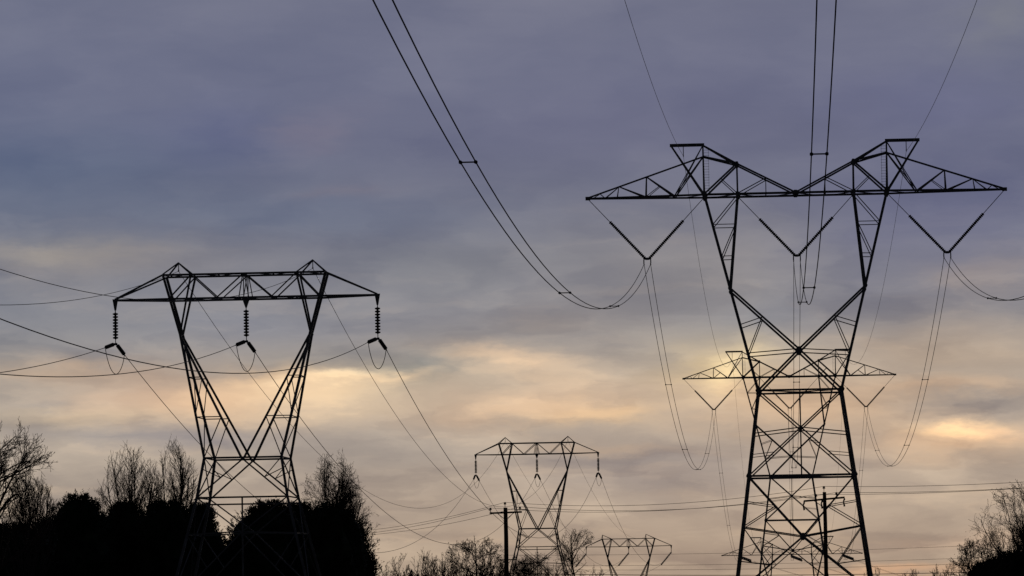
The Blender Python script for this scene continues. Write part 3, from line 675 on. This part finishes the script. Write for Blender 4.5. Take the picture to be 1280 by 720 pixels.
bare_tree(598, 667, 300, 46, 41, 'round', 'small crooked bare tree just left of the central wooden pole', GT, over=dict(leaf=.05))
bare_tree(721, 657, 420, 32, 44, 'round', 'small round headed bare tree between mid distance and smallest pylons', GT, low=.66)
bare_tree(668, 690, 380, 34, 46, 'round', 'low bare tree in front of the feet of the mid distance pylon', GT)
bare_tree(1270, 602, 330, 62, 52, 'round', 'tallest bare tree at the right edge with arching twigs', GT, over=dict(leaf=.08, n=[26, 12, 7, 4]), low=.45)
bare_tree(1216, 672, 328, 34, 54, 'round', 'lower round bare tree left of the tall one at the right edge', GT, low=.5)
bare_tree(1298, 634, 345, 40, 55, 'twiggy', 'bare tree cut off by the right edge behind the tallest one', GT)
for i, (px, yt, Y, hw, lb) in enumerate(((478, 700, 335, 16, 'bare shrub tucked against the right end of the evergreens'), (502, 689, 300, 20, 'leftmost free standing bare shrub of the row along the bottom edge'), (530, 682, 310, 22, 'bare upright shrub, tallest of the row right of the evergreens'),
        (558, 695, 300, 20, 'low bare shrub in the middle of the row along the bottom edge'), (578, 688, 330, 24, 'bare shrub just left of the crooked little tree'), (632, 688, 345, 26, 'bare shrub behind the central wooden pole'), 
        (1092, 706, 480, 16, 'tiny faint shrub right of the feet of the largest pylon'), (1140, 709, 500, 16, 'tiny faint shrub midway to the right edge trees'), (1176, 702, 450, 22, 'bare shrub at the left end of the right edge trees'), (1238, 668, 320, 30, 'dense bare shrub beneath the tallest tree at the right edge'), (692, 700, 500, 20, 'faint low shrub under the round headed bare tree'),
        (488, 696, 318, 18, 'bare shrub second from the evergreens along the bottom edge'), (545, 690, 325, 20, 'bare shrub behind the low middle one of the row'), (618, 694, 310, 22, 'bare shrub just right of the crooked little tree'),
        (655, 698, 420, 24, 'low faint shrub under the left foot of the mid distance pylon'), (740, 704, 470, 20, 'low faint shrub left of the smallest pylon'), (1252, 650, 336, 34, 'bare shrub crown filling the right edge below the tallest tree'), (1196, 694, 340, 24, 'bare shrub before the lower round tree at right'),
        (676, 701, 400, 24, 'low bare shrub between the feet of the mid distance pylon'), (702, 706, 430, 20, 'lowest faint shrub left of the round headed bare tree'), (645, 704, 350, 20, 'low bare shrub just right of the central wooden pole'),
        (600, 700, 295, 26, 'dense low thicket under the crooked bare tree'), (514, 704, 292, 14, 'small dense thicket among the bare shrubs'))):
    bare_tree(px, yt, Y, hw, 70+i, 'shrub', lb, 'bare shrubs along the bottom edge', 'bare_shrub', low=.45, over=dict(stems=60, rmin=.02) if i >= 21 else None)
def evergreen(px, ytop, Y, wpx, seed, label, n=13000, leaf=(.13, .26)):
    rng = random.Random(seed); top = at(px, ytop, Y); g0 = gz(top.x, Y); H = top.z-g0; Rr = wpx/2*Y/FPX
    root = empty('evergreen_tree', (top.x, Y, g0))
    tm = MB(); tm.path([(0, 0, -.3), (.05, 0, H*.3), (0, .05, H*.6), (0, 0, H*.85)], [.2, .16, .1, .03], 8)
    ph = rng.random()*50
    def rad(zf, a):
        b = Rr*max(0, 1-max(0, (zf-.4)/.6)**2.4)**.5
        return b*(1+(.34 if zf < .9 else .1)*noise.noise(Vector((math.cos(a)*1.3+ph, math.sin(a)*1.3, zf*3.2)))*2)
    m = MB(); nu, nv = 20, 14                      # dense shaded inner foliage
    for j in range(nv+1):
        zf = .02+.955*j/nv
        for i in range(nu): a = i*2*math.pi/nu; q = rad(zf, a)*.86; m.v.append(Vector((q*math.cos(a), q*math.sin(a), zf*H*.97)))
    for j in range(nv):
        for i in range(nu): k = (i+1) % nu; m.f.append((j*nu+i, j*nu+k, (j+1)*nu+k, (j+1)*nu+i))
    m.f.append(tuple(nv*nu+i for i in range(nu)))
    for k in range(22):
        z = H*rng.uniform(.1, .8); a = rng.random()*6.283; q = rad(z/H, a)*.9; tm.rod((0, 0, z*.75), (q*math.cos(a), q*math.sin(a), z), .045, .012, 4)
    tm.build('trunk', BARK, root)
    sp = []                                        # tufts over the surface, each a spray of small leaves
    for k in range(760):
        zf = 1-(1-.03)*rng.random()**1.35; zf = min(.99, zf); a = rng.random()*6.283; q = rad(zf, a)*rng.uniform(.8, 1.0); c = Vector((q*math.cos(a), q*math.sin(a), zf*H*.96))
        o = Vector((math.cos(a)*.8, math.sin(a)*.8, .35+zf*.9)).normalized(); sp.append((c, o, rng.uniform(.2, .6)*(2.0 if rng.random() < .09 else 1)))
    for i in range(n):
        c, o, L = rng.choice(sp); t = rng.random(); v = Vector((rng.gauss(0, 1), rng.gauss(0, 1), rng.gauss(0, 1)))*.17*(1.15-t)
        leafq(rng, m, c+o*L*t+v, rng.uniform(*leaf)*(1-.35*t), .5, o)
    m.build('crown', LEAF, root)
    return tag(root, label, 'tree', 'dark evergreens behind the left pylon' if px < 600 else 'dark evergreens at the right edge')
EV = [(12, 655, 312, 95, 'dark evergreen filling the bottom left corner'), (62, 648, 325, 60, 'low dark evergreen between the left corner and the domed one'),
 (98, 617, 318, 92, 'domed dark evergreen, highest left of the left pylon'), (155, 626, 322, 72, 'dark evergreen just right of the domed one'),
 (208, 625, 316, 84, 'dark evergreen behind the left leg of the left pylon'), (250, 629, 322, 60, 'ragged evergreen inside the left leg of the pylon, bordering the gap'),
 (336, 625, 320, 88, 'dark evergreen right of the gap under the left pylon'), (372, 628, 326, 70, 'dark evergreen behind the right leg of the left pylon'),
 (414, 629, 318, 84, 'broad dark evergreen at the right end of the left group'), (442, 660, 322, 44, 'lower shoulder evergreen at the right end of the left group'),
 (262, 668, 330, 60, 'low evergreen at the left side of the gap'), (305, 668, 330, 60, 'low evergreen at the right side of the gap'), (284, 702, 335, 60, 'lowest evergreen filling the foot of the gap'),
 (128, 652, 335, 90, 'back row evergreen between the domed one and its neighbour'), (184, 650, 338, 90, 'back row evergreen left of the left pylon leg'), (395, 655, 338, 100, 'back row evergreen between the two right ones'), (40, 668, 340, 110, 'back row evergreen near the left edge'),
 (1270, 693, 325, 70, 'dark low evergreen in the bottom right corner'), (1238, 706, 330, 54, 'low dark evergreen left of the bottom right corner')]
for i, (px, yt, Y, w, lb) in enumerate(EV): evergreen(px, yt, Y, w, 200+i, lb)
